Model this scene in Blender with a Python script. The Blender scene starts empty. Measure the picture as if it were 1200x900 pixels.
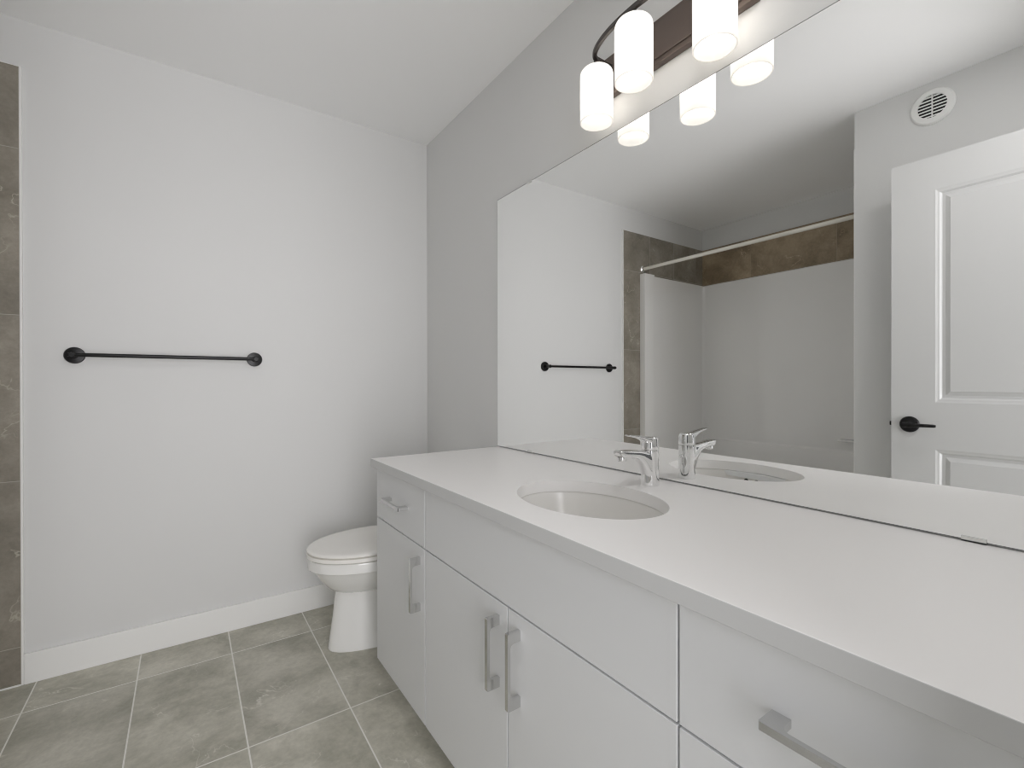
import bpy, bmesh, math
from mathutils import Vector, Matrix

S = bpy.context.scene
COL = S.collection

# ------------------------------------------------------------------ camera
YAW, PITCH, ROLL = math.radians(34.830), math.radians(-0.148), math.radians(-0.089)
fw = Vector((math.sin(YAW) * math.cos(PITCH), math.cos(YAW) * math.cos(PITCH), math.sin(PITCH)))
rt = Vector((math.cos(YAW), -math.sin(YAW), 0))
up = rt.cross(fw)
r2 = rt * math.cos(ROLL) + up * math.sin(ROLL)
u2 = -rt * math.sin(ROLL) + up * math.cos(ROLL)
cd = bpy.data.cameras.new('camera')
cam = bpy.data.objects.new('camera', cd)
COL.objects.link(cam)
M = Matrix((r2, u2, -fw)).transposed().to_4x4()
M.translation = Vector((-1.1188, -2.4439, 1.1049))
cam.matrix_world = M
cd.sensor_fit = 'HORIZONTAL'
cd.sensor_width = 36
cd.lens = 550.38 * 36 / 1200
cd.clip_start = 0.02
S.camera = cam

# ------------------------------------------------------------------ light and exposure
W = bpy.data.worlds.new('world')
S.world = W
W.use_nodes = True
bg = W.node_tree.nodes['Background']
bg.inputs[0].default_value = (0.97, 0.985, 1.0, 1)
bg.inputs[1].default_value = 0.1
BULB_STRENGTH = 7.0
SHADE_GLOW = 0.1
# soft daylight of the room beyond the doorway behind the camera
hl = bpy.data.lights.new('hall_daylight', 'AREA')
hl.shape = 'RECTANGLE'
hl.size, hl.size_y = 1.6, 2.0
hl.energy = 67
hl.color = (0.985, 0.972, 1.0)
ho = bpy.data.objects.new('hall_daylight', hl)
COL.objects.link(ho)
ho.location = (-1.04, -4.0, 1.3)
ho.rotation_euler = (math.radians(90), 0, 0)
# unseen fill disk added under the ceiling to brighten the countertop
cl = bpy.data.lights.new('ceiling_fill', 'AREA')
cl.shape = 'DISK'
cl.size = 0.36
cl.energy = 5.0
cl.color = (1.0, 0.98, 0.985)
co = bpy.data.objects.new('ceiling_fill', cl)
COL.objects.link(co)
co.location = (-0.80, -2.27, 2.425)
# added unseen fill beyond the doorway, aimed up to brighten the ceiling
fl = bpy.data.lights.new('hall_floor_fill', 'AREA')
fl.shape = 'RECTANGLE'
fl.size, fl.size_y = 1.6, 2.0
fl.energy = 60
fl.color = (0.99, 0.975, 1.0)
fo = bpy.data.objects.new('hall_floor_fill', fl)
COL.objects.link(fo)
fo.location = (-1.06, -5.0, 0.01)
fo.rotation_euler = (math.radians(180), 0, 0)
S.view_settings.view_transform = 'Standard'
S.view_settings.look = 'None'
S.view_settings.exposure = 0.07
S.view_settings.gamma = 1.0
S.view_settings.use_curve_mapping = False
S.cycles.use_denoising = True
S.cycles.denoiser = 'OPENIMAGEDENOISE'
S.cycles.denoising_prefilter = 'ACCURATE'
S.cycles.filter_width = 1.1
S.cycles.use_adaptive_sampling = False
S.cycles.max_bounces = 16
S.cycles.diffuse_bounces = 10
S.cycles.glossy_bounces = 6
S.cycles.transmission_bounces = 8
S.cycles.caustics_reflective = True
S.cycles.blur_glossy = 0.5
S.cycles.sample_clamp_indirect = 10

# ------------------------------------------------------------------ materials
def mat(name, col, rough=0.5, metal=0.0, spec=0.5, coat=0.0, bump=None):
    m = bpy.data.materials.new(name)
    m.use_nodes = True
    nt = m.node_tree
    b = nt.nodes['Principled BSDF']
    b.inputs['Base Color'].default_value = (*col, 1)
    b.inputs['Roughness'].default_value = rough
    b.inputs['Metallic'].default_value = metal
    b.inputs['Specular IOR Level'].default_value = spec
    b.inputs['Coat Weight'].default_value = coat
    b.inputs['Coat Roughness'].default_value = 0.05
    if bump:
        sc, st = bump
        g = nt.nodes.new('ShaderNodeNewGeometry')
        n = nt.nodes.new('ShaderNodeTexNoise')
        n.inputs['Scale'].default_value = sc
        n.inputs['Detail'].default_value = 4
        nt.links.new(g.outputs['Position'], n.inputs['Vector'])
        bp = nt.nodes.new('ShaderNodeBump')
        bp.inputs['Strength'].default_value = st
        bp.inputs['Distance'].default_value = 0.001
        nt.links.new(n.outputs[0], bp.inputs['Height'])
        nt.links.new(bp.outputs[0], b.inputs['Normal'])
    return m

def tile_mat(name, au, av, su, sv, ou, ov, ca, cb, vein, grout, gw, rough=0.45, tone=0.22):
    """stone tile laid in a straight grid: u, v are world axes, s the tile size, o the offset of one joint"""
    m = bpy.data.materials.new(name)
    m.use_nodes = True
    nt = m.node_tree
    N, L = nt.nodes, nt.links
    b = N['Principled BSDF']
    geo = N.new('ShaderNodeNewGeometry')
    sep = N.new('ShaderNodeSeparateXYZ')
    L.new(geo.outputs['Position'], sep.inputs[0])

    def mth(op, a, c=None, d=None):
        n = N.new('ShaderNodeMath')
        n.operation = op
        for i, x in enumerate((a, c, d)):
            if x is None:
                continue
            if isinstance(x, (int, float)):
                n.inputs[i].default_value = x
            else:
                L.new(x, n.inputs[i])
        return n.outputs[0]

    def axis(a, s, o):
        t = mth('DIVIDE', mth('SUBTRACT', sep.outputs['XYZ'.index(a)], o), s)
        fl = mth('FLOOR', t)
        fr = mth('SUBTRACT', t, fl)
        d = mth('MULTIPLY', mth('MINIMUM', fr, mth('SUBTRACT', 1.0, fr)), s)
        return fl, d
    fu, du = axis(au, su, ou)
    fv, dv = axis(av, sv, ov)
    dist = mth('MINIMUM', du, dv)
    gm = N.new('ShaderNodeMapRange')
    gm.inputs['From Min'].default_value = gw * 0.42
    gm.inputs['From Max'].default_value = gw * 0.62
    L.new(dist, gm.inputs['Value'])
    idn = N.new('ShaderNodeCombineXYZ')
    L.new(fu, idn.inputs[0])
    L.new(fv, idn.inputs[1])
    wn = N.new('ShaderNodeTexWhiteNoise')
    L.new(idn.outputs[0], wn.inputs['Vector'])
    # every tile is cut from another piece of stone: shift the noise per tile
    shift = N.new('ShaderNodeVectorMath')
    shift.operation = 'MULTIPLY_ADD'
    L.new(wn.outputs['Color'], shift.inputs[0])
    shift.inputs[1].default_value = (7, 7, 7)
    L.new(geo.outputs['Position'], shift.inputs[2])
    n1 = N.new('ShaderNodeTexNoise')
    n1.inputs['Scale'].default_value = 5
    n1.inputs['Detail'].default_value = 8
    n1.inputs['Roughness'].default_value = 0.65
    n1.inputs['Distortion'].default_value = 0.25
    L.new(shift.outputs[0], n1.inputs['Vector'])
    cr = N.new('ShaderNodeValToRGB')
    cr.color_ramp.elements[0].position = 0.36
    cr.color_ramp.elements[0].color = (*ca, 1)
    cr.color_ramp.elements[1].position = 0.64
    cr.color_ramp.elements[1].color = (*cb, 1)
    L.new(n1.outputs[0], cr.inputs[0])
    # fine grain
    n2 = N.new('ShaderNodeTexNoise')
    n2.inputs['Scale'].default_value = 60
    n2.inputs['Detail'].default_value = 6
    n2.inputs['Roughness'].default_value = 0.7
    L.new(shift.outputs[0], n2.inputs['Vector'])
    gr = mth('MULTIPLY_ADD', n2.outputs[0], 0.5, 0.75)
    tv = mth('MULTIPLY_ADD', wn.outputs['Value'], tone, 1.0 - tone / 2)
    k = mth('MULTIPLY', gr, tv)
    mul = N.new('ShaderNodeVectorMath')
    mul.operation = 'SCALE'
    L.new(cr.outputs[0], mul.inputs[0])
    L.new(k, mul.inputs['Scale'])
    # thin pale veins where a warped noise crosses its middle
    n3 = N.new('ShaderNodeTexNoise')
    n3.inputs['Scale'].default_value = 3.2
    n3.inputs['Detail'].default_value = 5
    n3.inputs['Roughness'].default_value = 0.55
    n3.inputs['Distortion'].default_value = 0.5
    L.new(shift.outputs[0], n3.inputs['Vector'])
    va = mth('ABSOLUTE', mth('SUBTRACT', n3.outputs[0], 0.5))
    vr = N.new('ShaderNodeMapRange')
    vr.inputs['From Min'].default_value = 0.0
    vr.inputs['From Max'].default_value = 0.006
    vr.inputs['To Min'].default_value = 1.0
    vr.inputs['To Max'].default_value = 0.0
    L.new(va, vr.inputs['Value'])
    n4 = N.new('ShaderNodeTexNoise')
    n4.inputs['Scale'].default_value = 6
    L.new(shift.outputs[0], n4.inputs['Vector'])
    nm = N.new('ShaderNodeMapRange')
    nm.inputs['From Min'].default_value = 0.48
    nm.inputs['From Max'].default_value = 0.66
    L.new(n4.outputs[0], nm.inputs['Value'])
    vm = mth('MULTIPLY', mth('MULTIPLY', vr.outputs[0], nm.outputs[0]), 0.6)
    mv = N.new('ShaderNodeMix')
    mv.data_type = 'RGBA'
    L.new(vm, mv.inputs['Factor'])
    L.new(mul.outputs[0], mv.inputs['A'])
    mv.inputs['B'].default_value = (*vein, 1)
    mg = N.new('ShaderNodeMix')
    mg.data_type = 'RGBA'
    L.new(gm.outputs[0], mg.inputs['Factor'])
    mg.inputs['A'].default_value = (*grout, 1)
    L.new(mv.outputs['Result'], mg.inputs['B'])
    L.new(mg.outputs['Result'], b.inputs['Base Color'])
    b.inputs['Roughness'].default_value = rough
    bp = N.new('ShaderNodeBump')
    bp.inputs['Strength'].default_value = 0.35
    bp.inputs['Distance'].default_value = 0.002
    hh = mth('MULTIPLY_ADD', n2.outputs[0], 0.15, gm.outputs[0])
    L.new(hh, bp.inputs['Height'])
    L.new(bp.outputs[0], b.inputs['Normal'])
    return m

MT = {}
MT['wall'] = mat('wall_paint', (0.715, 0.717, 0.71), 0.6, bump=(220, 0.05))
MT['ceiling'] = mat('ceiling_paint', (0.92, 0.922, 0.92), 0.8, bump=(90, 0.15))
MT['white'] = mat('white_trim_paint', (0.86, 0.86, 0.845), 0.35)
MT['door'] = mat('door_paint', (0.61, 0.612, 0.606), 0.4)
MT['cabinet'] = mat('white_cabinet_laminate', (0.76, 0.77, 0.78), 0.4)
MT['cabinet_side'] = mat('white_cabinet_carcass', (0.755, 0.768, 0.775), 0.45)
MT['counter'] = mat('white_quartz', (0.87, 0.86, 0.85), 0.35, bump=(400, 0.02))
MT['counter_edge'] = mat('grey_white_counter_edge', (0.63, 0.635, 0.635), 0.4)
MT['china'] = mat('glazed_white_china', (0.86,0.86,0.84), 0.12, coat=0.4)
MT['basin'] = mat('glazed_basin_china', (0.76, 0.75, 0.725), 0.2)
MT['seat'] = mat('toilet_seat_plastic', (0.90, 0.885, 0.85), 0.25)
MT['acrylic'] = mat('glossy_white_acrylic', (0.86, 0.855, 0.84), 0.12, spec=0.75, coat=0.5)
MT['chrome'] = mat('chrome', (0.88, 0.88, 0.88), 0.06, metal=1)
MT['satin'] = mat('satin_nickel', (0.66, 0.66, 0.655), 0.16, metal=1)
MT['black'] = mat('matte_black_metal', (0.006, 0.006, 0.006), 0.3, metal=0.0, spec=0.35)
MT['bronze'] = mat('brushed_bronze', (0.15, 0.12, 0.105), 0.5, metal=0.6)
MT['steel'] = mat('dark_brushed_steel', (0.11, 0.10, 0.095), 0.42, metal=0.8)
MT['dark'] = mat('dark_void', (0.02, 0.02, 0.02), 0.7)
MT['mirror'] = mat('mirror_silver', (0.95, 0.956, 0.95), 0.0, metal=1)
MT['mirror_edge'] = mat('mirror_edge_glass', (0.05, 0.055, 0.055), 0.3)
MT['clip'] = mat('clear_plastic_clip', (0.78, 0.78, 0.76), 0.15)
MT['rod'] = mat('cream_enamel_rod', (0.78, 0.75, 0.68), 0.25)
MT['floor'] = tile_mat('grey_stone_floor_tile', 'X', 'Y', 0.3045, 0.605, -0.660, -0.215,
                       (0.375, 0.365, 0.30), (0.62, 0.60, 0.52), (0.85, 0.83, 0.76), (0.80, 0.79, 0.74), 0.0042)
MT['tile_back'] = tile_mat('brown_stone_wall_tile', 'X', 'Z', 0.3045, 0.6065, -1.614, 0.142,
                           (0.205, 0.185, 0.15), (0.33, 0.30, 0.25), (0.62, 0.58, 0.48), (0.42, 0.40, 0.35), 0.0025)
MT['tile_left'] = tile_mat('umber_stone_wall_tile', 'Y', 'Z', 0.6065, 0.3065, -0.44, 1.9535,
                           (0.22, 0.165, 0.105), (0.42, 0.33, 0.22), (0.72, 0.58, 0.42), (0.36, 0.30, 0.22), 0.0025)

m = bpy.data.materials.new('opal_glass_shade')
m.use_nodes = True
nt = m.node_tree
nt.nodes.remove(nt.nodes['Principled BSDF'])
tr = nt.nodes.new('ShaderNodeBsdfTranslucent')
tr.inputs[0].default_value = (0.9, 0.88, 0.85, 1)
df = nt.nodes.new('ShaderNodeBsdfDiffuse')
df.inputs[0].default_value = (0.9, 0.89, 0.87, 1)
mx = nt.nodes.new('ShaderNodeMixShader')
mx.inputs[0].default_value = 0.45
nt.links.new(tr.outputs[0], mx.inputs[1])
nt.links.new(df.outputs[0], mx.inputs[2])
em = nt.nodes.new('ShaderNodeEmission')
em.inputs[0].default_value = (1, 0.985, 0.965, 1)
em.inputs[1].default_value = SHADE_GLOW
ad = nt.nodes.new('ShaderNodeAddShader')
nt.links.new(mx.outputs[0], ad.inputs[0])
nt.links.new(em.outputs[0], ad.inputs[1])
nt.links.new(ad.outputs[0], nt.nodes['Material Output'].inputs[0])
MT['shade'] = m
m = bpy.data.materials.new('lit_bulb')
m.use_nodes = True
nt = m.node_tree
nt.nodes.remove(nt.nodes['Principled BSDF'])
em = nt.nodes.new('ShaderNodeEmission')
em.inputs[0].default_value = (1, 0.955, 0.90, 1)
em.inputs[1].default_value = BULB_STRENGTH
nt.links.new(em.outputs[0], nt.nodes['Material Output'].inputs[0])
MT['bulb'] = m

# ------------------------------------------------------------------ helpers
BASE = {}

def tag(o, label=None, cat=None, group=None, kind=None):
    for k, v in (('label', label), ('category', cat), ('group', group), ('kind', kind)):
        if v:
            o[k] = v
    return o

def thing(name, loc, label, cat, group=None):
    o = bpy.data.objects.new(name, None)
    o.empty_display_size = 0.05
    COL.objects.link(o)
    o.location = loc
    BASE[o] = Vector(loc)
    return tag(o, label, cat, group)

def smooth(me, ang=35):
    me.polygons.foreach_set('use_smooth', [True] * len(me.polygons))
    me.set_sharp_from_angle(angle=math.radians(ang))

def obj(name, bm, m, parent=None, origin=None, flat=False):
    """link the bmesh (world coordinates) as one mesh object"""
    bmesh.ops.remove_doubles(bm, verts=bm.verts, dist=1e-6)
    bmesh.ops.recalc_face_normals(bm, faces=bm.faces)
    o0 = BASE[parent] if parent else Vector(origin or (0, 0, 0))
    bmesh.ops.translate(bm, verts=bm.verts, vec=-o0)
    me = bpy.data.meshes.new(name)
    bm.to_mesh(me)
    bm.free()
    for x in (m if isinstance(m, (list, tuple)) else [m]):
        me.materials.append(x)
    if not flat:
        smooth(me)
    o = bpy.data.objects.new(name, me)
    COL.objects.link(o)
    if not flat:      # big flats stay flat beside their small rounded edges
        w = o.modifiers.new('weighted', 'WEIGHTED_NORMAL')
        w.keep_sharp = True
        w.weight = 100
    if parent:
        o.parent = parent
        BASE[o] = BASE[parent]
    else:
        o.location = o0
        BASE[o] = o0
    return o

def box(x0, x1, y0, y1, z0, z1, bev=0.0, seg=2, bm=None):
    b = bmesh.new()
    bmesh.ops.create_cube(b, size=1)
    for v in b.verts:
        v.co = Vector(((x0 + x1) / 2 + v.co.x * (x1 - x0), (y0 + y1) / 2 + v.co.y * (y1 - y0),
                       (z0 + z1) / 2 + v.co.z * (z1 - z0)))
    if bev:
        bmesh.ops.bevel(b, geom=b.edges[:], offset=bev, segments=seg, profile=0.5, affect='EDGES')
    return merge(bm, b)

def merge(bm, b):
    if bm is None:
        return b
    me = bpy.data.meshes.new('t')
    b.to_mesh(me)
    b.free()
    bm.from_mesh(me)
    bpy.data.meshes.remove(me)
    return bm

def loft(rings, caps=True, closed=True, bm=None):
    b = bmesh.new()
    R = [[b.verts.new(p) for p in r] for r in rings]
    n = len(R[0])
    for a, c in zip(R, R[1:]):
        for i in range(n if closed else n - 1):
            j = (i + 1) % n
            b.faces.new((a[i], a[j], c[j], c[i]))
    if caps:
        b.faces.new(R[0][::-1])
        b.faces.new(R[-1])
    return merge(bm, b)

def lathe(c, prof, axis='Z', n=48, bm=None, caps=True):
    """prof = [(radius, height along axis)]"""
    c = Vector(c)
    rings = []
    for r, h in prof:
        ring = []
        for i in range(n):
            a = 2 * math.pi * i / n
            u, v = r * math.cos(a), r * math.sin(a)
            ring.append(c + {'Z': Vector((u, v, h)), 'X': Vector((h, u, v)), 'Y': Vector((u, h, v))}[axis])
        rings.append(ring)
    return loft(rings, caps, bm=bm)

def tube(pts, r, n=16, bm=None):
    pts = [Vector(p) for p in pts]
    rings = []
    for i, p in enumerate(pts):
        d = (pts[min(i + 1, len(pts) - 1)] - pts[max(i - 1, 0)]).normalized()
        ref = Vector((0, 0, 1)) if abs(d.z) < 0.9 else Vector((1, 0, 0))
        a = d.cross(ref).normalized()
        b = d.cross(a)
        rings.append([p + a * r * math.cos(t) + b * r * math.sin(t)
                      for t in (2 * math.pi * k / n for k in range(n))])
    return loft(rings, bm=bm)

def struct(name, bm, m, label, cat, parent=None, flat=True):
    o = obj(name, bm, m, parent, flat=flat)
    return tag(o, label, cat, None, 'structure')

def copy_tree(o, parent=None):
    c = o.copy()
    COL.objects.link(c)
    c.parent = parent
    for ch in list(o.children):
        copy_tree(ch, c)
    return c

# ------------------------------------------------------------------ room shell
H = 2.44            # ceiling
XL = -2.639         # alcove back wall
XW = -1.624         # wall that ends the room beside the alcove
YA = -1.50          # near end of the alcove
YN = -2.50          # near wall with the doorway
struct('floor', box(XL - 0.1, 0.1, -4.0, 0.1, -0.1, 0.0), MT['floor'], 'grey stone tiled bathroom floor with pale grout lines', 'floor')
struct('ceiling', box(XL - 0.1, 0.1, YN - 0.1, 0.1, H, H + 0.1), MT['ceiling'], 'plain white painted bathroom ceiling', 'ceiling')
struct('wall_back', box(XL - 0.1, 0.1, 0.0, 0.1, 0, H), MT['wall'], 'pale grey wall carrying the black towel bar', 'wall')
struct('wall_right', box(0.0, 0.1, YN - 0.1, 0.0, 0, H), MT['wall'], 'pale grey wall behind the mirror and vanity', 'wall')
struct('wall_left', box(XL - 0.1, XL, YN - 0.1, 0.0, 0, H), MT['wall'], 'long wall at the back of the bathing alcove', 'wall')
b = box(XW - 0.1, XW, YN, YA, 0, H)
b = box(XL, XW - 0.1, YA - 0.1, YA, 0, H, bm=b)
struct('wall_partition', b, MT['wall'], 'pale grey wall with round vent behind the open door', 'wall')
DX0, DX1, DH = -1.44, -0.68, 2.06
b = box(XL, DX0, YN - 0.1, YN, 0, H)
b = box(DX1, 0.0, YN - 0.1, YN, 0, H, bm=b)
b = box(DX0, DX1, YN - 0.1, YN, DH, H, bm=b)
struct('wall_near', b, MT['wall'], 'near wall with the doorway opening', 'wall')

# tile cladding of the alcove
struct('wall_tile_back', box(XL, -1.614, -0.010, 0.0, 0.0, 2.26), MT['tile_back'], 'brown grey stone tiling on the end of the towel bar wall', 'wall tile')
struct('wall_tile_left', box(XL, XL + 0.010, YA + 0.01, -0.010, 0.0, 2.26), MT['tile_left'], 'brown stone tile band above the long surround panel', 'wall tile')
struct('wall_tile_end', box(XL, XW - 0.012, YA, YA + 0.003, 0.0, 2.26), MT['tile_back'], 'stone tiling on the near end of the alcove', 'wall tile')
b = box(-1.614, -1.607, -0.012, 0.0, 0.0, 2.26, 0.0015)
b = box(-1.70, -1.607, -0.0125, 0.0, 2.26, 2.2625, bm=b)
struct('trim_1', b, MT['white'], 'slim white edge strip between wall tile and painted wall', 'trim')
struct('trim_4', box(XW - 0.012, XW - 0.001, YA, YA + 0.0035, 0.0, 2.26, 0.0008), MT['white'], 'slim white edge strip at the near end of the alcove tiling', 'trim')
struct('trim_2', box(-1.86, -1.614, -0.014, -0.008, 0.0, 0.006, 0.002), MT['white'], 'pale sealant bead where wall tile meets floor', 'trim')
struct('baseboard_back', box(-1.607, 0.0, -0.013, 0.0, 0.0, 0.112, 0.003), MT['white'], 'white baseboard under the towel bar wall', 'baseboard', flat=False)
struct('baseboard_right', box(-0.013, 0.0, -0.742, -0.013, 0.0, 0.112, 0.003), MT['white'], 'white baseboard behind the toilet', 'baseboard', flat=False)
struct('baseboard_left', box(XW, XW + 0.013, YN, YA, 0.0, 0.112, 0.003), MT['white'], 'white baseboard behind the open door', 'baseboard', flat=False)
b = box(DX0 - 0.065, DX0, YN, YN + 0.015, 0, DH + 0.065, 0.003)
b = box(DX1, DX1 + 0.065, YN, YN + 0.015, 0, DH + 0.065, 0.003, bm=b)
b = box(DX0, DX1, YN, YN + 0.015, DH, DH + 0.065, 0.003, bm=b)
struct('trim_3', b, MT['white'], 'white casing around the doorway', 'trim', flat=False)

# ------------------------------------------------------------------ open door (seen in the mirror)
DF, DB = -1.440, -1.475        # front and back face
DY0, DY1 = -2.462, -1.702      # hinge edge, latch edge
DZ0, DZ1 = 0.012, 2.041

def panel_door():
    bm = bmesh.new()
    rects = [(-2.315, -1.849, 1.020, 1.901), (-2.315, -1.849, 0.235, 0.827)]
    # grid of faces with two holes, both sides
    ys = [DY0, -2.315, -1.849, DY1]
    zs = [DZ0, 0.235, 0.827, 1.020, 1.901, DZ1]
    for X in (DF, DB):
        s = 1 if X == DF else -1
        for i in range(3):
            for j in range(5):
                if i == 1 and j in (1, 3):
                    continue
                bm.faces.new([bm.verts.new((X, ys[a], zs[c])) for a, c in ((i, j), (i + 1, j), (i + 1, j + 1), (i, j + 1))])
        for (ya, yb, za, zb) in rects:
            prof = [(0, 0), (0.007, 0.0025), (0.013, 0.0035), (0.020, 0.010), (0.030, 0.010), (0.044, 0.005), (0.046, 0.003)]
            rings = []
            for ins, dep in prof:
                x = X - s * dep
                rings.append([Vector((x, ya + ins, za + ins)), Vector((x, yb - ins, za + ins)),
                              Vector((x, yb - ins, zb - ins)), Vector((x, ya + ins, zb - ins))])
            R = [[bm.verts.new(p) for p in r] for r in rings]
            for a, c in zip(R, R[1:]):
                for k in range(4):
                    bm.faces.new((a[k], a[(k + 1) % 4], c[(k + 1) % 4], c[k]))
            bm.faces.new(R[-1])
    for (p, q) in (((DY0, DZ0), (DY1, DZ0)), ((DY1, DZ0), (DY1, DZ1)), ((DY1, DZ1), (DY0, DZ1)), ((DY0, DZ1), (DY0, DZ0))):
        bm.faces.new([bm.verts.new(v) for v in ((DF, *p), (DF, *q), (DB, *q), (DB, *p))])
    return bm

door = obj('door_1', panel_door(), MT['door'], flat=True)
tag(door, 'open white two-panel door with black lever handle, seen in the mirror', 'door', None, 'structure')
hy, hz = -1.766, 0.925
b = lathe((DF, hy, hz), [(0.034, -0.001), (0.034, 0.006), (0.031, 0.010), (0.022, 0.012), (0.016, 0.014), (0.0125, 0.016), (0.0115, 0.048), (0.010, 0.052)], 'X', 40)
hd = obj('door_handle', b, MT['black'], door)
# lever: a flattened bar sweeping from the spindle towards the hinge
rings = []
for t, w, th, dx in ((0.014, 0.010, 0.008, 0.0), (-0.005, 0.0115, 0.0095, 0.0), (-0.03, 0.0085, 0.008, 0.001), (-0.06, 0.007, 0.007, 0.0), (-0.088, 0.0065, 0.006, -0.004), (-0.094, 0.0045, 0.004, -0.005)):
    c = Vector((DF + 0.046 + dx, hy + t, hz))
    rings.append([c + Vector((th * math.cos(a), 0, w * math.sin(a))) for a in (2 * math.pi * k / 16 for k in range(16))])
obj('lever', loft(rings), MT['black'], hd)
b = box(DF - 0.029, DF - 0.006, DY1 - 0.001, DY1 + 0.0015, hz - 0.028, hz + 0.028)
b = box(DF - 0.024, DF - 0.011, DY1, DY1 + 0.010, hz - 0.009, hz + 0.009, 0.002, bm=b)
tag(obj('latch', b, MT['black'], door))
for z in (0.25, 1.03, 1.80):
    obj('hinge', tube([(DF + 0.006, DY0 + 0.002, z - 0.045), (DF + 0.006, DY0 + 0.002, z + 0.045)], 0.006, 12), MT['black'], door)

# ------------------------------------------------------------------ bathtub and surround
XT = -1.80    # front of the tub
tub = thing('bathtub', ((XL + XT) / 2, YA / 2, 0), 'white bathtub set in the tiled alcove under the surround', 'bathtub')
def rrect(x0, x1, y0, y1, z, r, n=8):
    out = []
    for cx, cy, a0 in ((x1 - r, y1 - r, 0), (x0 + r, y1 - r, 90), (x0 + r, y0 + r, 180), (x1 - r, y0 + r, 270)):
        for k in range(n + 1):
            a = math.radians(a0 + 90 * k / n)
            out.append(Vector((cx + r * math.cos(a), cy + r * math.sin(a), z)))
    return out
e = 0.011
x0, x1, y0, y1 = XL + e, XT, YA + e, -e
rings = [rrect(x0, x1, y0, y1, 0.0, 0.01), rrect(x0, x1, y0, y1, 0.475, 0.01), rrect(x0 + .006, x1 - .006, y0 + .006, y1 - .006, 0.485, 0.012),
         rrect(x0 + 0.06, x1 - 0.07, y0 + 0.07, y1 - 0.07, 0.485, 0.12), rrect(x0 + 0.07, x1 - 0.08, y0 + 0.08, y1 - 0.08, 0.475, 0.12),
         rrect(x0 + 0.10, x1 - 0.11, y0 + 0.14, y1 - 0.14, 0.15, 0.12), rrect(x0 + 0.15, x1 - 0.16, y0 + 0.20, y1 - 0.20, 0.10, 0.10)]
obj('tub_shell', loft(rings), MT['acrylic'], tub)
obj('drain', lathe(((x0 + x1) / 2, y0 + 0.32, 0.10), [(0.03, 0), (0.03, 0.004), (0.022, 0.006)], n=32), MT['chrome'], tub)

sur = thing('tub_surround', ((XL + XT) / 2, YA / 2, 0.486), 'glossy white shower wall panels lining the alcove below the brown tile', 'shower surround')
ZS0, ZS1 = 0.486, 1.945
# long panel with a shelf step low down
prof = [(XL + 0.0102, ZS1), (XL + 0.026, ZS1), (XL + 0.032, ZS1 - 0.008), (XL + 0.032, 0.640), (XL + 0.036, 0.632), (XL + 0.044, 0.622), (XL + 0.044, ZS0), (XL + 0.0102, ZS0)]
def extr(prof, ya, yb):
    return loft([[Vector((x, ya, z)) for x, z in prof], [Vector((x, yb, z)) for x, z in prof]])
obj('back_panel', extr(prof, YA + 0.0105, -0.0105), MT['acrylic'], sur)
for (ya, yb) in ((-0.0105, -0.032), (YA + 0.0105, YA + 0.032)):
    s = -1 if ya > -0.5 else 1
    b = box(XL + 0.033, XT - 0.03, min(ya, yb), max(ya, yb), ZS0, ZS1, 0.003)
    obj('end_panel', b, MT['acrylic'], sur)
    # rounded edge column closing the panel
    yo = ya + s * 0.052
    b = box(XT - 0.115, XT + 0.002, min(ya, yo), max(ya, yo), ZS0, ZS1 + 0.004, 0.006)
    obj('edge_column', b, MT['acrylic'], sur)
# cove in the corners
for yc, s in ((-0.032, -1), (YA + 0.032, 1)):
    pr = [Vector((XL + 0.032, yc, 0))]
    for k in range(7):
        a = math.radians(90 * k / 6)
        pr.append(Vector((XL + 0.032 + 0.02 * (1 - math.sin(a)), yc + s * 0.02 * (1 - math.cos(a)), 0)))
    obj('corner_cove', loft([[p + Vector((0, 0, ZS0)) for p in pr], [p + Vector((0, 0, ZS1 - 0.01)) for p in pr]]), MT['acrylic'], sur)
b = box(XL + 0.033, XL + 0.10, YA + 0.04, YA + 0.42, 0.70, 0.715, 0.005)
obj('soap_shelf', b, MT['acrylic'], sur)

rod = thing('shower_rod', (-1.83, -0.01, 1.99), 'cream shower curtain rod spanning the tiled alcove', 'shower rod')
obj('rod', tube([(-1.83, -0.022, 1.99), (-1.83, YA + 0.022, 1.99)], 0.0125, 20), MT['rod'], rod)
for ya, s in ((-0.0105, -1), (YA + 0.0105, 1)):
    obj('rod_flange', lathe((-1.83, ya, 1.99), [(0.026, 0), (0.026, s * 0.006), (0.018, s * 0.012), (0.016, s * 0.022), (0.0128, s * 0.022)], 'Y', 28), MT['chrome'], rod)

# ------------------------------------------------------------------ vent
vt = thing('wall_vent', (XW, -1.797, 2.329), 'round white louvred vent high on the wall above the door, seen in the mirror', 'vent')
VR = 0.078
b = lathe((XW, -1.797, 2.329), [(VR, 0.0), (VR, 0.004), (VR - 0.006, 0.010), (0.054, 0.013), (0.051, 0.013), (0.051, 0.002)], 'X', 56, caps=False)
obj('rim', b, MT['white'], vt)
b = lathe((XW, -1.797, 2.329), [(0.051, 0.0005), (0.051, 0.003)], 'X', 40)
obj('duct', b, MT['dark'], vt)
b = None
for k in range(-3, 4):
    z = k * 0.0142
    hw = math.sqrt(max(0.0512 ** 2 - z * z, 1e-5))
    sl = bmesh.new()
    pr = [(0.003, z - 0.0010), (0.012, z - 0.0048), (0.012, z + 0.0010), (0.003, z + 0.0045)]
    sl = loft([[Vector((XW + x, -1.797 - hw, 2.329 + zz)) for x, zz in pr], [Vector((XW + x, -1.797 + hw, 2.329 + zz)) for x, zz in pr]])
    b = merge(b, sl) if b else sl
b = box(XW + 0.003, XW + 0.0125, -1.7985, -1.7955, 2.329 - 0.051, 2.329 + 0.051, bm=b)
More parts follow.
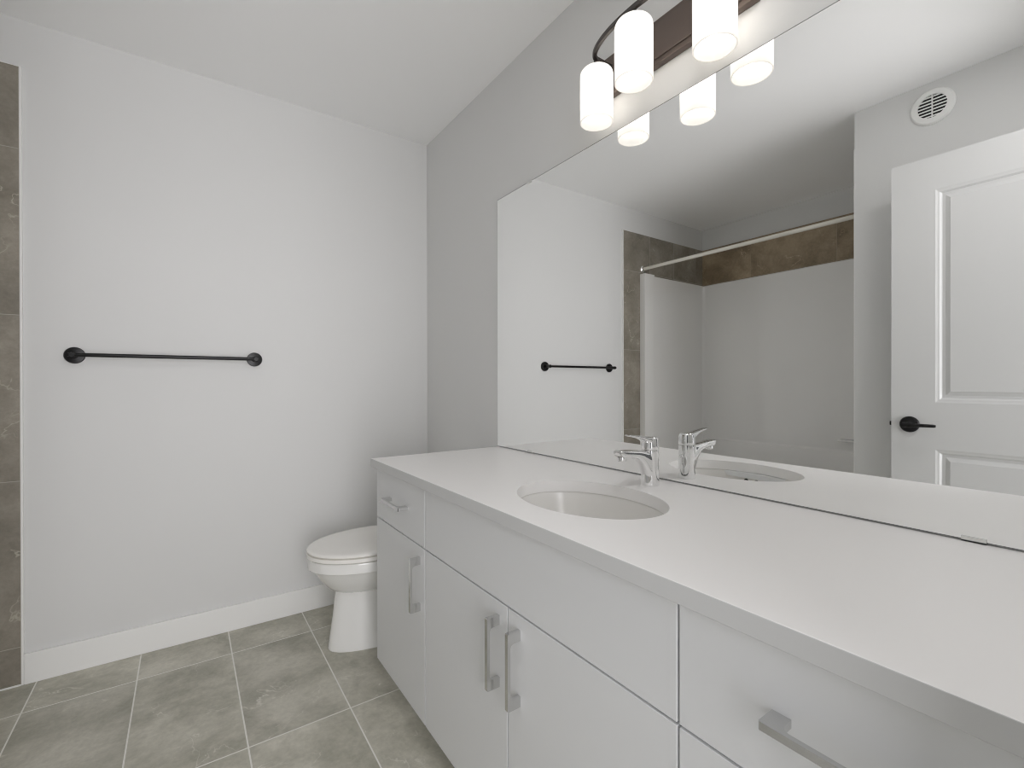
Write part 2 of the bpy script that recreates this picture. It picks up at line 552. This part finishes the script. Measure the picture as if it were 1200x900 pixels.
obj('louvre', b, MT['white'], vt)

# ------------------------------------------------------------------ vanity cabinets
XF = -0.542      # face of doors and drawers
XC = -0.523      # carcass front
ZB, ZG, ZT = 0.093, 0.6155, 0.797
GAP = 0.0021
YS = [-0.742, -1.1655, -2.0290, -2.452]

def pull(cy, cz, vertical, parent):
    """flat bar pull on two square feet, one mesh"""
    L, w, t, so = 0.161, 0.0100, 0.0070, 0.033
    h = L / 2
    out = [(-h, 0), (-h, so - 0.0015), (-h + 0.0015, so), (h - 0.0015, so), (h, so - 0.0015), (h, 0), (h - 0.022, 0),
           (h - 0.0225, so - t - 0.008), (h - 0.025, so - t - 0.002), (h - 0.031, so - t), (-h + 0.031, so - t),
           (-h + 0.025, so - t - 0.002), (-h + 0.0225, so - t - 0.008), (-h + 0.022, 0)]
    rings = []
    for s in (-1, 1):
        if vertical:
            rings.append([Vector((XF - o, cy + s * w / 2, cz + a)) for a, o in out])
        else:
            rings.append([Vector((XF - o, cy + a, cz + s * w / 2)) for a, o in out])
    b = loft(rings)
    return obj('handle', b, MT['satin'], parent)

def front(name, ya, yb, z0, z1, parent):
    b = box(XF, XC - 0.0005, min(ya, yb) + GAP, max(ya, yb) - GAP, z0 + GAP, z1 - GAP, 0.0012, 2)
    return obj(name, b, MT['cabinet'], parent)

def carcass(ya, yb, parent):
    lo, hi = min(ya, yb), max(ya, yb)
    t = 0.016
    b = box(XC, -0.002, lo, lo + t, ZB, ZT)
    b = box(XC, -0.002, hi - t, hi, ZB, ZT, bm=b)
    b = box(XC, -0.002, lo + t, hi - t, ZB, ZB + t, bm=b)
    b = box(-0.012, -0.002, lo + t, hi - t, ZB + t, ZT, bm=b)
    b = box(XC, XC + 0.07, lo + t, hi - t, ZT - t, ZT, bm=b)
    b = box(XC, XC + 0.018, lo + t, hi - t, ZG - 0.02, ZG + 0.02, bm=b)
    obj('carcass', b, MT['cabinet_side'], parent, flat=True)
    b = box(-0.475, -0.459, lo + 0.001, hi - 0.001, 0.0, ZB)
    b = box(-0.459, -0.05, hi - 0.018, hi - 0.002, 0.0, ZB, bm=b)
    obj('toe_kick', b, MT['cabinet_side'], parent, flat=True)

c1 = thing('vanity_cabinet', (-0.27, (YS[0] + YS[1]) / 2, 0), 'white vanity cabinet beside the toilet with one drawer over one door', 'cabinet', 'vanity cabinets')
carcass(YS[0], YS[1], c1)
d = front('drawer', YS[0], YS[1], ZG, ZT - 0.003, c1)
pull(-0.957, 0.708, False, d)
d = front('door', YS[0], YS[1], ZB, ZG, c1)
pull(-1.128, 0.502, True, d)

c2 = thing('sink_cabinet', (-0.27, (YS[1] + YS[2]) / 2, 0), 'white double door vanity cabinet under the oval sink with plain panel above', 'cabinet', 'vanity cabinets')
carcass(YS[1], YS[2], c2)
front('false_drawer_panel', YS[1], YS[2], ZG, ZT - 0.003, c2)
d = front('door', YS[1], -1.597, ZB, ZG, c2)
pull(-1.560, 0.504, True, d)
d = front('door', -1.597, YS[2], ZB, ZG, c2)
pull(-1.640, 0.504, True, d)

c3 = thing('drawer_cabinet', (-0.27, (YS[2] + YS[3]) / 2, 0), 'white stacked drawer cabinet nearest the camera, right of the sink doors', 'cabinet', 'vanity cabinets')
carcass(YS[2], YS[3], c3)
for z0, z1, hz_ in ((ZG, ZT - 0.003, 0.708), (0.356, ZG, 0.520), (ZB, 0.356, 0.26)):
    d = front('drawer', YS[2], YS[3], z0, z1, c3)
    pull((YS[2] + YS[3]) / 2, hz_, False, d)

# ------------------------------------------------------------------ countertop with an oval cut-out
SX, SY, SA, SB = -0.320, -1.616, 0.1525, 0.2045
ZC0, ZC = 0.7985, 0.8286
def ell(a, bb, z, n=72, cx=SX, cy=SY):
    return [Vector((cx + a * math.cos(2 * math.pi * k / n), cy + bb * math.sin(2 * math.pi * k / n), z)) for k in range(n)]
ct = obj('countertop', box(-0.5617, -0.0015, -2.470, -0.735, ZC0, ZC, 0.0016, 2), MT['counter'], origin=(0, 0, 0))
cut = obj('cutter', loft([ell(SA, SB, ZC0 - 0.05, 120), ell(SA, SB, ZC + 0.05, 120)]), MT['counter'])
ct.modifiers.clear()
md = ct.modifiers.new('cut', 'BOOLEAN')
md.operation = 'DIFFERENCE'
md.solver = 'EXACT'
md.object = cut
dg = bpy.context.evaluated_depsgraph_get()
nm = bpy.data.meshes.new_from_object(ct.evaluated_get(dg))
ct.modifiers.clear()
ct.data = nm
wnm = ct.modifiers.new('weighted', 'WEIGHTED_NORMAL')
wnm.keep_sharp = True
wnm.weight = 100
nm.name = 'countertop'
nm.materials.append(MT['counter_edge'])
for p in nm.polygons:      # the straight outer edge faces get a greyer colour
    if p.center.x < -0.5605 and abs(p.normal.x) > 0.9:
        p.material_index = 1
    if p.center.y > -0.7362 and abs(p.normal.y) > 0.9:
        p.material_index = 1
smooth(nm, 30)
bpy.data.objects.remove(cut)
tag(ct, 'long white countertop with an oval cut-out lying over the vanity cabinets', 'countertop')

# ------------------------------------------------------------------ basin
bs = thing('sink_basin', (SX, SY, ZC0), 'oval white undermount sink set in the countertop', 'sink')
zz = ZC0 - 0.0006
rings = [ell(SA + 0.028, SB + 0.028, zz - 0.012), ell(SA + 0.028, SB + 0.028, zz), ell(SA + 0.003, SB + 0.003, zz),
         ell(SA + 0.001, SB + 0.001, zz - 0.004)]
for s, dz in ((0.985, 0.02), (0.955, 0.05), (0.90, 0.085), (0.80, 0.115), (0.64, 0.135), (0.42, 0.146), (0.2, 0.149), (0.115, 0.150)):
    rings.append(ell(SA * s, SB * s - 0.0 , zz - dz))
inner = rings[2:]
outer = [ell(SA * 0.16 + .0, SB * 0.14, zz - 0.162)]
for s, dz in ((0.45, 0.158), (0.70, 0.146), (0.87, 0.122), (0.97, 0.09), (1.02, 0.05), (1.04, 0.014)):
    outer.append(ell(SA * s + 0.006, SB * s + 0.006, zz - dz))
full = outer + rings
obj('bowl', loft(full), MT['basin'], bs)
obj('drain', lathe((SX, SY, zz - 0.150), [(0.024, -0.001), (0.024, 0.003), (0.020, 0.005), (0.017, 0.004), (0.016, 0.009), (0.004, 0.011)], n=32), MT['chrome'], bs)
for yy in (-0.017, 0.017):
    y = SY + yy + 0.015
    xh = SX - SA * 0.977 * math.sqrt(1 - ((y - SY) / (SB * 0.977)) ** 2)
    b = lathe((xh + 0.0004, y, zz - 0.0285), [(0.0068, -0.004), (0.0068, 0.0028)], 'X', 20)
    obj('overflow_hole', b, MT['dark'], bs)

# ------------------------------------------------------------------ faucet
FX, FY = -0.088, -1.6155
fc = thing('faucet', (FX, FY, ZC), 'chrome single-lever faucet standing behind the oval sink', 'faucet')
b = lathe((FX, FY, ZC), [(0.0236, 0.0002), (0.0240, 0.002), (0.0236, 0.005), (0.0232, 0.03), (0.0230, 0.0935), (0.0222, 0.0955)], n=40)
obj('body', b, MT['chrome'], fc)
def sup(x, z0, z1, hw, p=3.0, n=28):
    out = []
    for k in range(n):
        a = 2 * math.pi * k / n
        c, s = math.cos(a), math.sin(a)
        out.append(Vector((x, FY + hw * math.copysign(abs(c) ** (2 / p), c), (z0 + z1) / 2 + (z1 - z0) / 2 * math.copysign(abs(s) ** (2 / p), s))))
    return out
rings = [sup(-0.088, 0.838, 0.9225, 0.0195), sup(-0.106, 0.846, 0.9235, 0.0185), sup(-0.114, 0.866, 0.924, 0.018), sup(-0.123, 0.882, 0.9247, 0.017),
         sup(-0.136, 0.898, 0.926, 0.0162), sup(-0.155, 0.9055, 0.9277, 0.016), sup(-0.180, 0.910, 0.930, 0.0158), sup(-0.204, 0.9125, 0.932, 0.0155), sup(-0.213, 0.916, 0.9325, 0.0145), sup(-0.2155, 0.921, 0.932, 0.013)]
obj('spout', loft(rings), MT['chrome'], fc)
b = lathe((-0.199, FY, 0.0), [(0.0115, 0.914), (0.0120, 0.905), (0.0112, 0.9035), (0.009, 0.9035), (0.009, 0.906)], n=28)
obj('aerator', b, MT['chrome'], fc)
b = lathe((FX, FY, 0.0), [(0.0224, 0.9255), (0.0231, 0.9275), (0.0228, 0.945), (0.0216, 0.954), (0.018, 0.958), (0.010, 0.9596)], n=40)
rings = [sup(-0.078, 0.934, 0.9585, 0.0185, 2.6), sup(-0.096, 0.937, 0.9600, 0.0185, 2.6), sup(-0.108, 0.942, 0.9612, 0.0172, 2.6), sup(-0.120, 0.950, 0.9628, 0.0152, 2.6), sup(-0.135, 0.9565, 0.9650, 0.0135, 2.6),
         sup(-0.155, 0.9610, 0.9678, 0.0120, 2.6), sup(-0.174, 0.9645, 0.9697, 0.0105, 2.6), sup(-0.180, 0.9663, 0.9692, 0.0085, 2.6)]
b = loft(rings, bm=b)
obj('lever', b, MT['chrome'], fc)
b = tube([(-0.062, FY, 0.872), (-0.062, FY, 0.890)], 0.0022, 10)
b = tube([(-0.069, FY, 0.871), (-0.060, FY, 0.871)], 0.003, 10, bm=b)
b = lathe((-0.060, FY, 0.890), [(0.0022, -0.002), (0.0062, 0.0), (0.0066, 0.004), (0.0050, 0.008), (0.002, 0.0095)], n=18, bm=b)
obj('lift_rod', b, MT['chrome'], fc)

# ------------------------------------------------------------------ mirror
MY0, MY1, MZ0, MZ1 = -2.46, -0.735, 0.8318, 1.897
mr = thing('mirror', (-0.003, (MY0 + MY1) / 2, MZ0), 'large frameless wall mirror standing behind the vanity countertop', 'mirror')
b = box(-0.0045, -0.0004, MY0, MY1, MZ0, MZ1)
obj('backing', b, MT['mirror_edge'], mr, flat=True)
b = box(-0.0062, -0.0046, MY0 + 0.001, MY1 - 0.001, MZ0 + 0.001, MZ1 - 0.0028)
obj('pane', b, MT['mirror'], mr, flat=True)
for (y, top) in ((-0.968, 0), (-2.235, 0), (-0.968, 1), (-2.235, 1)):
    if top:
        b = box(-0.0085, -0.0006, y - 0.016, y + 0.016, MZ1 + 0.0002, MZ1 + 0.002)
        b = box(-0.0085, -0.0066, y - 0.016, y + 0.016, MZ1 - 0.007, MZ1 + 0.002, bm=b)
    else:
        b = box(-0.0085, -0.0006, y - 0.016, y + 0.016, MZ0 - 0.0022, MZ0 - 0.0003)
        b = box(-0.0085, -0.0066, y - 0.016, y + 0.016, MZ0 - 0.0022, MZ0 + 0.006, bm=b)
    obj('mirror_clip', b, MT['clip'], mr, flat=True)

# ------------------------------------------------------------------ vanity light
LY = -1.611
vl = thing('vanity_light', (-0.002, LY, 2.0675), 'three-lamp bronze wall light with bowed arm above the mirror', 'wall lamp')
b = box(-0.022, -0.001, LY - 0.257, LY + 0.257, 2.005, 2.131, 0.003)
b = box(-0.028, -0.022, LY - 0.243, LY + 0.243, 2.019, 2.117, 0.003, bm=b)
obj('backplate', b, MT['bronze'], vl)
# the bowed arm, an elliptical sweep in plan, both ends running into the plate
pts = []
ZA = 2.088
for k in range(-40, 41):
    t = math.pi / 2 * k / 40
    pts.append(Vector((-0.086 - 0.066 * math.cos(t), LY + 0.194 * math.sin(t), ZA)))
pts = [Vector((-0.026, pts[0].y, ZA))] + pts + [Vector((-0.026, pts[-1].y, ZA))]
rings = []
for i, p in enumerate(pts):
    d = (pts[min(i + 1, len(pts) - 1)] - pts[max(i - 1, 0)]).normalized()
    a = d.cross(Vector((0, 0, 1))).normalized()
    hw, hh = 0.0065, 0.007
    rings.append([p + a * u * hw + Vector((0, 0, v * hh)) for u, v in ((-1, -.6), (-.6, -1), (.6, -1), (1, -.6), (1, .6), (.6, 1), (-.6, 1), (-1, .6))])
obj('arm', loft(rings), MT['steel'], vl)
for x, y in ((-0.089, LY + 0.194), (-0.1475, LY), (-0.089, LY - 0.194)):
    r = 0.0497
    prof = [(0.016, 2.0555), (0.032, 2.0555)]
    for k in range(1, 9):
        a = math.radians(90 * k / 8)
        prof.append((r - 0.018 + 0.018 * math.sin(a), 2.0375 + 0.018 * math.cos(a)))
    prof += [(r, 1.99), (r, 1.94), (r, 1.8965), (r - 0.001, 1.895), (r - 0.0028, 1.8955), (r - 0.0032, 1.90)]
    sh = obj('lamp_shade', lathe((x, y, 0), prof, n=48, caps=False), MT['shade'], vl)
    b = lathe((x, y, 0), [(0.017, 2.040), (0.017, 2.0555), (0.024, 2.0562), (0.024, 2.062), (0.020, 2.068), (0.011, 2.071), (0.009, 2.0815)], n=32)
    obj('socket', b, MT['steel'], sh)
    b = lathe((x, y, 0), [(0.012, 2.0398), (0.013, 2.015), (0.020, 1.998), (0.026, 1.980), (0.028, 1.962), (0.026, 1.946), (0.018, 1.934), (0.004, 1.930)], n=20)
    obj('bulb', b, MT['bulb'], sh)

# ------------------------------------------------------------------ towel bar
TX0, TX1, TZ, TO = -1.467, -0.858, 1.213, -0.058
tb = thing('towel_bar', ((TX0 + TX1) / 2, 0, TZ), 'black towel bar mounted on the pale grey wall', 'towel bar')
obj('bar', tube([(TX0 - 0.012, TO, TZ), (TX1 + 0.012, TO, TZ)], 0.0075, 20), MT['black'], tb)
for x in (TX0, TX1):
    b = lathe((x, 0, TZ), [(0.0315, -0.0002), (0.0315, -0.008), (0.0295, -0.011), (0.012, -0.0125), (0.0105, -0.016), (0.0105, TO - 0.006), (0.0085, TO - 0.0085)], 'Y', 36)
    obj('wall_post', b, MT['black'], tb)

# ------------------------------------------------------------------ toilet
TY = -0.412
tl = thing('toilet', (-0.35, TY, 0), 'white toilet with closed lid between the vanity and the back wall', 'toilet')
def egg(xf, xb, hw, z, n=56, p=2.25):
    """outline with a round nose at xf and a blunter back at xb"""
    xc = xf + (xb - xf) * 0.56
    out = []
    for k in range(n):
        a = 2 * math.pi * k / n
        c, s = math.cos(a), math.sin(a)
        L = (xc - xf) if c < 0 else (xb - xc)
        q = 2.0 if c < 0 else 2.6
        out.append(Vector((xc + L * math.copysign(abs(c) ** (2 / q), c), TY + hw * math.copysign(abs(s) ** (2 / q), s), z)))
    return out
def eggs(lst):
    return loft([egg(*q) for q in lst])
XFN = -0.716
b = eggs([(XFN + .016, -.272, .170, .4100), (XFN + .016, -.272, .170, .4160), (XFN + .002, -.264, .183, .4162), (XFN, -.262, .185, .4175), (XFN, -.262, .185, .4225), (XFN + .003, -.264, .182, .4265), (XFN + .010, -.268, .176, .4290), (XFN + .03, -.285, .158, .4308), (XFN + .12, -.36, .08, .432)])
obj('lid', b, MT['seat'], tl)
b = eggs([(XFN + .016, -.268, .170, .3890), (XFN + .016, -.268, .170, .3955), (XFN + .002, -.256, .184, .3957), (XFN - .001, -.254, .186, .397), (XFN - .001, -.254, .186, .4095), (XFN + .001, -.256, .184, .4110), (XFN + .016, -.26, .170, .4112)])
obj('seat', b, MT['seat'], tl)
b = eggs([(-.600, -.22, .088, .235), (-.622, -.22, .110, .247), (-.644, -.22, .130, .268), (-.668, -.22, .149, .298), (-.685, -.215, .163, .326), (-.694, -.21, .170, .343), (-.699, -.21, .174, .3475),
          (-.7105, -.205, .1845, .3485), (-.713, -.205, .187, .352), (-.713, -.205, .187, .385), (-.710, -.208, .184, .3898), (-.700, -.21, .174, .3905)])
obj('bowl', b, MT['china'], tl)
b = eggs([(-.634, -.13, .106, .0), (-.636, -.13, .108, .006), (-.632, -.13, .105, .03), (-.618, -.13, .095, .13), (-.606, -.13, .088, .22), (-.60, -.13, .085, .26)])
obj('pedestal', b, MT['china'], tl)
b = box(-.215, -.02, TY - .205, TY + .205, .392, .690, .022, 4)
obj('tank', b, MT['china'], tl)
b = box(-.225, -.016, TY - .213, TY + .213, .6905, .722, .009, 3)
obj('tank_lid', b, MT['china'], tl)
b = box(-.27, -.21, TY - .10, TY + .10, .385, .3925, .004)
obj('tank_bridge', b, MT['china'], tl)
b = tube([(-.214, TY + .15, .645), (-.232, TY + .15, .645), (-.236, TY + .145, .645), (-.238, TY + .09, .640)], .006, 12)
obj('flush_lever', b, MT['chrome'], tl)
